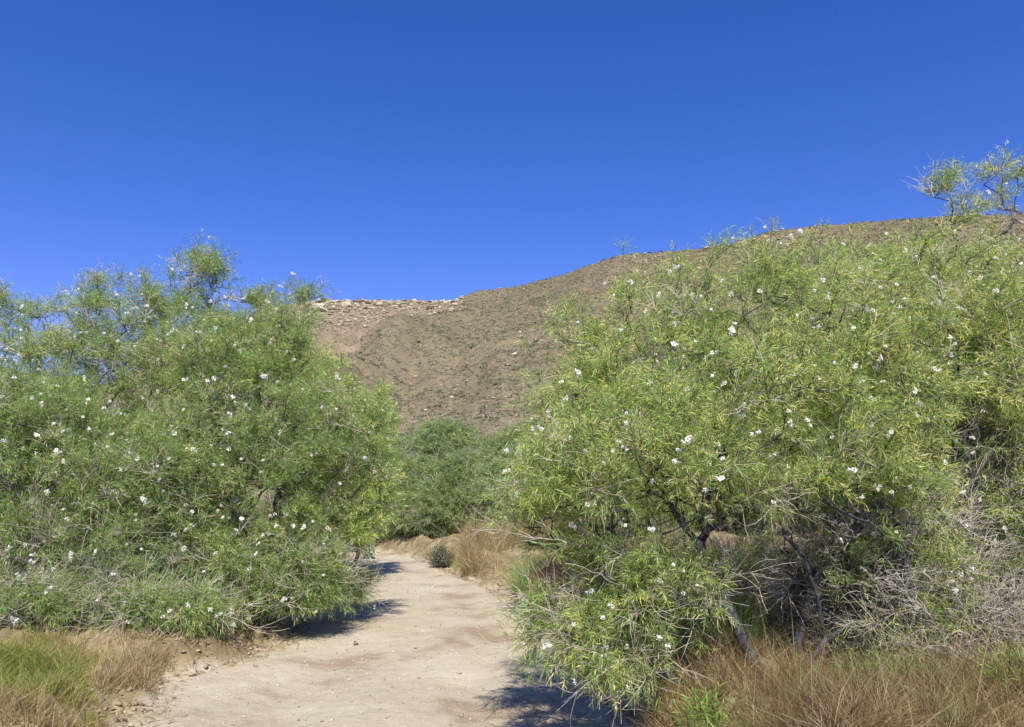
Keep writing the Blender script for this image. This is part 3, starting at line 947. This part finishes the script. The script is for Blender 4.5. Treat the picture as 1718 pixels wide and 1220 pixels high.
def bush(name, label, x, y, r, h, n, mat, seed, leafl=.04, leafw=.004, tint=(.2, .25), cat="shrub"):
    rng = np.random.default_rng(seed)
    root = bpy.data.objects.new(name, None); COL.objects.link(root); root.location = base_at(x, y)
    tag(root, label, cat)
    k = max(12, n // 40)
    a = rng.uniform(0, 6.28, k); l = rng.random(k) ** .6
    tip = np.stack([np.cos(a) * r * l, np.sin(a) * r * l, h * (1 - .45 * l ** 2) * rng.uniform(.7, 1.05, k)], -1)
    o = tip * np.array([.1, .1, 0])
    mid = (o + tip) / 2 + rng.normal(size=tip.shape) * .02
    tv, tf = tubes(np.concatenate([o, mid]), np.concatenate([mid, tip]), np.full(2 * k, .004), np.full(2 * k, .002), 3)
    link("branches", mesh("branches", tv, [tf], DARKTWIG), root)
    i = rng.integers(0, k, n); t = rng.uniform(.25, 1, n)[:, None]
    P = o[i] * (1 - t) + tip[i] * t + rng.normal(size=(n, 3)) * .03
    D = unit(unit(P + 1e-3) + rng.normal(size=(n, 3)) * .7)
    lv = leaves(P, D, rng.uniform(.6, 1.3, n) * leafl, rng.uniform(.7, 1.2, n) * leafw, rng.uniform(0, .6, n), rng)
    b = np.arange(n)[:, None] * 6
    tn = np.clip(tint[0] + rng.normal(size=n) * tint[1], 0, 1)
    link("foliage", mesh("foliage", lv.reshape(-1, 3), [np.concatenate([b + np.array([[0, 1, 2]]), b + np.array([[3, 5, 4]])]), b + np.array([[1, 3, 4, 2]])], mat, tint=np.concatenate([tn] * 3)), root)
    return root


for i, (px, py, r_, h_, n_, m_, lab) in enumerate([
        (1190, 1175, .30, .32, 900, LEAF_YELLOW, "leafy seedling at the track edge under the lowest bough of the leaning tree"),
        (1480, 1150, .34, .36, 800, LEAF_GREEN, "leafy seedling in dry grass just right of the bent stems"),
        (1640, 1120, .40, .42, 900, LEAF_YELLOW, "yellowish seedling in the dry grass at bottom right"),
        (1250, 1080, .32, .40, 600, LEAF_GREEN, "thin green seedling between the leaning stems and the track"),
        (1560, 1195, .30, .26, 500, LEAF_GREEN, "low green seedling nearest the bottom edge on the right"),
        (1700, 1180, .34, .34, 800, LEAF_YELLOW, "leafy seedling in the very bottom right corner"),
        (1420, 1080, .36, .50, 900, LEAF_GREEN, "taller green seedling behind the bent stems in dry grass"),
        (1620, 1040, .45, .55, 1100, LEAF_YELLOW, "tall yellowish seedling in front of the dark dead shrub")]):
    x, y = gp(px, py, .4); bush("seedling", lab, x, y, r_, h_, n_, m_, 420 + i, .06, .0024, (.4, .2))
x, y = gp(740, 936, .2); bush("small_shrub", "small dark shrub on the right rim of the track at the bend", x, y, .32, .5, 2600, SCRUB, 401, .05, .007, (.15, .2))
x, y = gp(618, 930, .1); bush("silver_plant", "silvery leafed plant at the left side of the track end", x, y, .22, .38, 420, SILVER_LEAF, 402, .12, .014, (.5, .3), "plant")
x, y = gp(905, 960, .3); bush("small_shrub", "small greyish twiggy shrub hanging on the right bank", x, y, .22, .35, 500, SCRUB, 403, .05, .005, (.5, .2))


# ------------------------------------------------------------------ stones
def rock_mesh(seed, name, mat, sub_=3, flat=.7):
    import bmesh
    rng = np.random.default_rng(seed)
    bm = bmesh.new(); bmesh.ops.create_icosphere(bm, subdivisions=sub_, radius=1)
    pl = [(unit(rng.normal(size=3)), rng.uniform(.45, .85)) for _ in range(11)]
    for v_ in bm.verts:
        c = np.array(v_.co)
        for nrm, dd in pl:
            k = c @ nrm - dd
            if k > 0: c = c - nrm * k * .92
        c = c * (1 + .06 * math.sin(c[0] * 9 + seed) * math.cos(c[1] * 8))
        c = c * np.array([1, .8, flat])
        v_.co = c
    me = bpy.data.meshes.new(name); bm.to_mesh(me); bm.free(); me.materials.append(mat)
    return me


STONE_PALE = noise_mat("pale_stone", [(.3, (0.275, 0.235, 0.160)), (.5, (0.381, 0.336, 0.245)), (.7, (0.470, 0.438, 0.336))], 2.2, bump=.6, dist=.05)
STONE_DARK = noise_mat("brown_stone", [(.3, (0.061, 0.045, 0.033)), (.5, (0.096, 0.075, 0.055)), (.7, (0.145, 0.119, 0.086))], 2.2, bump=.6, dist=.05)
ROCKS_P = [rock_mesh(s, "boulder", STONE_PALE, 2) for s in range(6)]
ROCKS_D = [rock_mesh(s + 50, "boulder", STONE_DARK, 2) for s in range(4)]
rng = np.random.default_rng(900)
for i in range(210):
    if i < 165:
        px = rng.uniform(430, 765); off = rng.uniform(0, 1) ** 2.6 * 15
        sz = (.3 + 1.3 * rng.random() ** 1.8) * (1.25 if px < 620 else .75)
    else:
        px = rng.uniform(1030, 1350); off = rng.uniform(0, 1) ** 1.5 * 6; sz = rng.uniform(.2, .6)
    az = math.atan((px - CX) / FPX)
    D = float(np.interp(az, SKY_AZ, SKY_D)) - off + .8
    x, y = D * math.sin(az), D * math.cos(az)
    dark = rng.random() < .25
    me = (ROCKS_D if dark else ROCKS_P)[rng.integers(0, 4)]
    o = link("boulder", me, loc=(x, y, ground_z(x, y) + sz * .12))
    o.scale = (sz, sz * rng.uniform(.7, 1.1), sz * rng.uniform(.6, 1.0)); o.rotation_euler = (rng.uniform(-.3, .3), rng.uniform(-.3, .3), rng.uniform(0, 6.28))
    if i < 165:
        tag(o, "dark brown boulder among pale ones on the flat left crest" if dark else "pale tan boulder in the rubble along the flat left crest", "boulder", "dark boulders on the left crest" if dark else "pale boulders on the left crest")
    else:
        tag(o, "dark stone on the rounded shoulder of the right hill crest" if dark else "small pale rock on the rounded shoulder of the right hill crest", "rock", "dark rocks on the right crest" if dark else "pale rocks on the right crest")

for (px, py, z, s, lab, me) in [(322, 1131, .02, .055, "whitish stone at the foot of the left bank", ROCKS_P[0]), (918, 968, .12, .10, "flat pale stone lying on the right bank slope", ROCKS_P[1]),
                                (880, 972, .1, .06, "small pale stone lower on the right bank", ROCKS_P[2])]:
    x, y = gp(px, py, z)
    o = link("stone", me, loc=(x, y, ground_z(x, y) + s * .25)); o.scale = (s, s * .8, s * .7); o.rotation_euler[2] = px
    tag(o, lab, "stone")


def scatter_blobs(name, label, X, Y, size, mat, seed, k, flat, cat, tint=None, shift=0):
    """each item: k small random triangles (scrub)"""
    rng = np.random.default_rng(seed)
    n = len(X)
    Z = height(X, Y)
    d = unit(rng.normal(size=(n, k, 3))); d[..., 2] = np.abs(d[..., 2])
    c = d * rng.uniform(.3, 1, (n, k, 1)) * size[:, None, None] * np.array([1.25, 1.25, flat])
    c = c + np.stack([X, Y, Z + shift], -1)[:, None]
    u = unit(rng.normal(size=(n, k, 3))) * size[:, None, None] * rng.uniform(.3, .6, (n, k, 1))
    v_ = unit(rng.normal(size=(n, k, 3))) * size[:, None, None] * rng.uniform(.3, .6, (n, k, 1))
    V = np.stack([c - u * .5, c + u * .5, c + v_], 2).reshape(-1, 3)
    F = np.arange(n * k * 3).reshape(-1, 3)
    tn = np.repeat(np.clip(tint, 0, 1), k) if tint is not None else rng.random(n * k)
    tn = np.clip(tn + rng.normal(size=len(tn)) * .06, 0, 1)
    return tag(link(name, mesh(name, V, [F], mat, tint=tn)), label, cat, kind='stuff')


rng = np.random.default_rng(555)
n = 95000
az = rng.uniform(-.62, .62, n)
Dm = np.interp(az, SKY_AZ, SKY_D)
r = 36 + (Dm + 2 - 36) * rng.random(n) ** .62
X, Y = r * np.sin(az), r * np.cos(az)
den = fbm(X * .06, Y * .06, 61, 3)
px_ = CX + FPX * np.tan(az)
rub = (px_ < 770) & (r > Dm - 22)
keep = (rng.random(n) < np.clip((.42 + .45 * spur_mask(X, Y)) + den * .45, .15, 1)) & ~(rub & (rng.random(n) < .85))
X, Y = X[keep], Y[keep]
tint = .46 - .16 * spur_mask(X, Y) + fbm(X * .04, Y * .04, 62, 3) * .5 + rng.normal(size=len(X)) * .30
scatter_blobs("desert_scrub", "low grey green scrub dotting the whole hillside", X, Y, np.exp(rng.normal(size=len(X)) * .5) * .155, SCRUB, 71, 16, .55, "scrub", tint)


def scatter_rocks(name, label, X, Y, size, mat, seed, flat=.6, sink=.1, kind='stuff', cat="rocks"):
    rng = np.random.default_rng(seed)
    n = len(X); Z = height(X, Y)
    oc = np.array([[1, 0, 0], [.4, .9, .1], [-.8, .6, -.1], [-.9, -.5, .1], [.3, -1, 0], [.1, .1, 1], [.5, -.3, .75], [0, 0, -.6]], float)
    f = np.array([[0, 1, 6], [1, 5, 6], [1, 2, 5], [2, 3, 5], [3, 4, 5], [4, 6, 5], [4, 0, 6], [0, 7, 1], [1, 7, 2], [2, 7, 3], [3, 7, 4], [4, 7, 0]])
    v = oc[None] + rng.normal(size=(n, 8, 3)) * .22
    a = rng.uniform(0, 6.28, n)
    x = v[..., 0] * np.cos(a)[:, None] - v[..., 1] * np.sin(a)[:, None]
    y = v[..., 0] * np.sin(a)[:, None] + v[..., 1] * np.cos(a)[:, None]
    V = np.stack([x * size[:, None] + X[:, None], y * size[:, None] * .9 + Y[:, None], v[..., 2] * size[:, None] * flat + (Z + size * sink)[:, None]], -1)
    F = (f[None] + (np.arange(n) * 8)[:, None, None]).reshape(-1, 3)
    tn = np.repeat(rng.random(n), len(f))
    return tag(link(name, mesh(name, V.reshape(-1, 3), [F], mat, tint=tn)), label, cat, kind=kind)


def rubble_mat(name, stops):
    m, n_, l_ = new_mat(name)
    a = n_.new("ShaderNodeAttribute"); a.attribute_name = "tint"
    r_ = ramp(n_, stops); l_.new(a.outputs['Fac'], r_.inputs[0])
    p_ = n_.new("ShaderNodeBsdfPrincipled"); p_.inputs['Roughness'].default_value = .9; p_.inputs['Specular IOR Level'].default_value = .2
    l_.new(r_.outputs[0], p_.inputs['Base Color'])
    o_ = n_.new("ShaderNodeOutputMaterial"); l_.new(p_.outputs[0], o_.inputs[0])
    return m


RUB = rubble_mat("hill_rubble", [(0, (.12, .075, .05)), (.35, (.22, .15, .105)), (.7, (.36, .27, .19)), (1, (.50, .42, .33))])
GRAV = rubble_mat("track_gravel", [(0, (0.187, 0.145, 0.111)), (.5, (0.357, 0.306, 0.246)), (1, (0.578, 0.544, 0.493))])
n = 22000
az = rng.uniform(-.62, .62, n)
Dm = np.interp(az, SKY_AZ, SKY_D)
r = 36 + (Dm + 2 - 36) * rng.random(n) ** .6
X, Y = r * np.sin(az), r * np.cos(az)
scatter_rocks("hill_rubble", "loose brown rubble strewn over the hillside", X, Y, np.exp(rng.normal(size=n) * .5) * .085, RUB, 72)
n = 5000
az = np.arctan((rng.uniform(430, 775, n) - CX) / FPX)
Dm = np.interp(az, SKY_AZ, SKY_D)
r = Dm + 1 - rng.random(n) ** 3.6 * 38
scatter_rocks("crest_rubble", "pale broken rock rubble just under the left crest", r * np.sin(az), r * np.cos(az), np.exp(rng.normal(size=n) * .5) * .20,
              rubble_mat("crest_rubble_stone", [(0, (0.145, 0.114, 0.074)), (.3, (0.262, 0.217, 0.148)), (1, (0.422, 0.382, 0.282))]), 73)
n = 9000
Y = rng.uniform(4.5, 21, n) ** 1.0
X = rng.uniform(-5, 1.5, n)
dl, dr = track_d(X, Y); k = np.minimum(dl, dr) > .02
scatter_rocks("gravel", "fine gravel and pebbles scattered on the sandy track", X[k], Y[k], np.exp(rng.normal(size=k.sum()) * .45) * .006, GRAV, 74, .7, .2, cat="gravel")
n = 5000
Y = rng.uniform(4.5, 21, n); s = rng.random(n) < .5
L = np.interp(Y, LY, LX); R = np.interp(Y, RY, RX)
e = np.abs(rng.normal(size=n)) * .45
X = np.where(s, L - e + .1, R + e - .1)
scatter_rocks("clods", "crumbled earth clods along both banks", X, Y, np.minimum(np.exp(rng.normal(size=n) * .5) * .011, .028),
              rubble_mat("earth_clod", [(0, (.13, .085, .055)), (.6, (.28, .20, .135)), (1, (.42, .34, .25))]), 75, .7, .2, cat="soil clods")
# leaf litter and fallen twigs at the foot of the bushes
n = 16000
Y = rng.uniform(4.5, 20, n); s = rng.random(n) < .5
L = np.interp(Y, LY, LX); R = np.interp(Y, RY, RX)
e = rng.exponential(.9, n)
X = np.where(s, L - e + .25, R + e - .2)
P = np.stack([X, Y, height(X, Y) + .006], -1)
a = rng.uniform(0, 6.28, n)
D = unit(np.stack([np.cos(a), np.sin(a), rng.uniform(0, .25, n)], -1))
lv = leaves(P, D, rng.uniform(.03, .10, n), rng.uniform(.002, .004, n), rng.uniform(0, .1, n), rng)
b = np.arange(n)[:, None] * 6
tn = rng.random(n)
tag(link("leaf_litter", mesh("leaf_litter", lv.reshape(-1, 3), [np.concatenate([b + np.array([[0, 1, 2]]), b + np.array([[3, 5, 4]])]), b + np.array([[1, 3, 4, 2]])], GRASS_DRY, tint=np.concatenate([tn] * 3))),
    "dry leaf litter under the bushes beside the track", "leaf litter", kind='stuff')
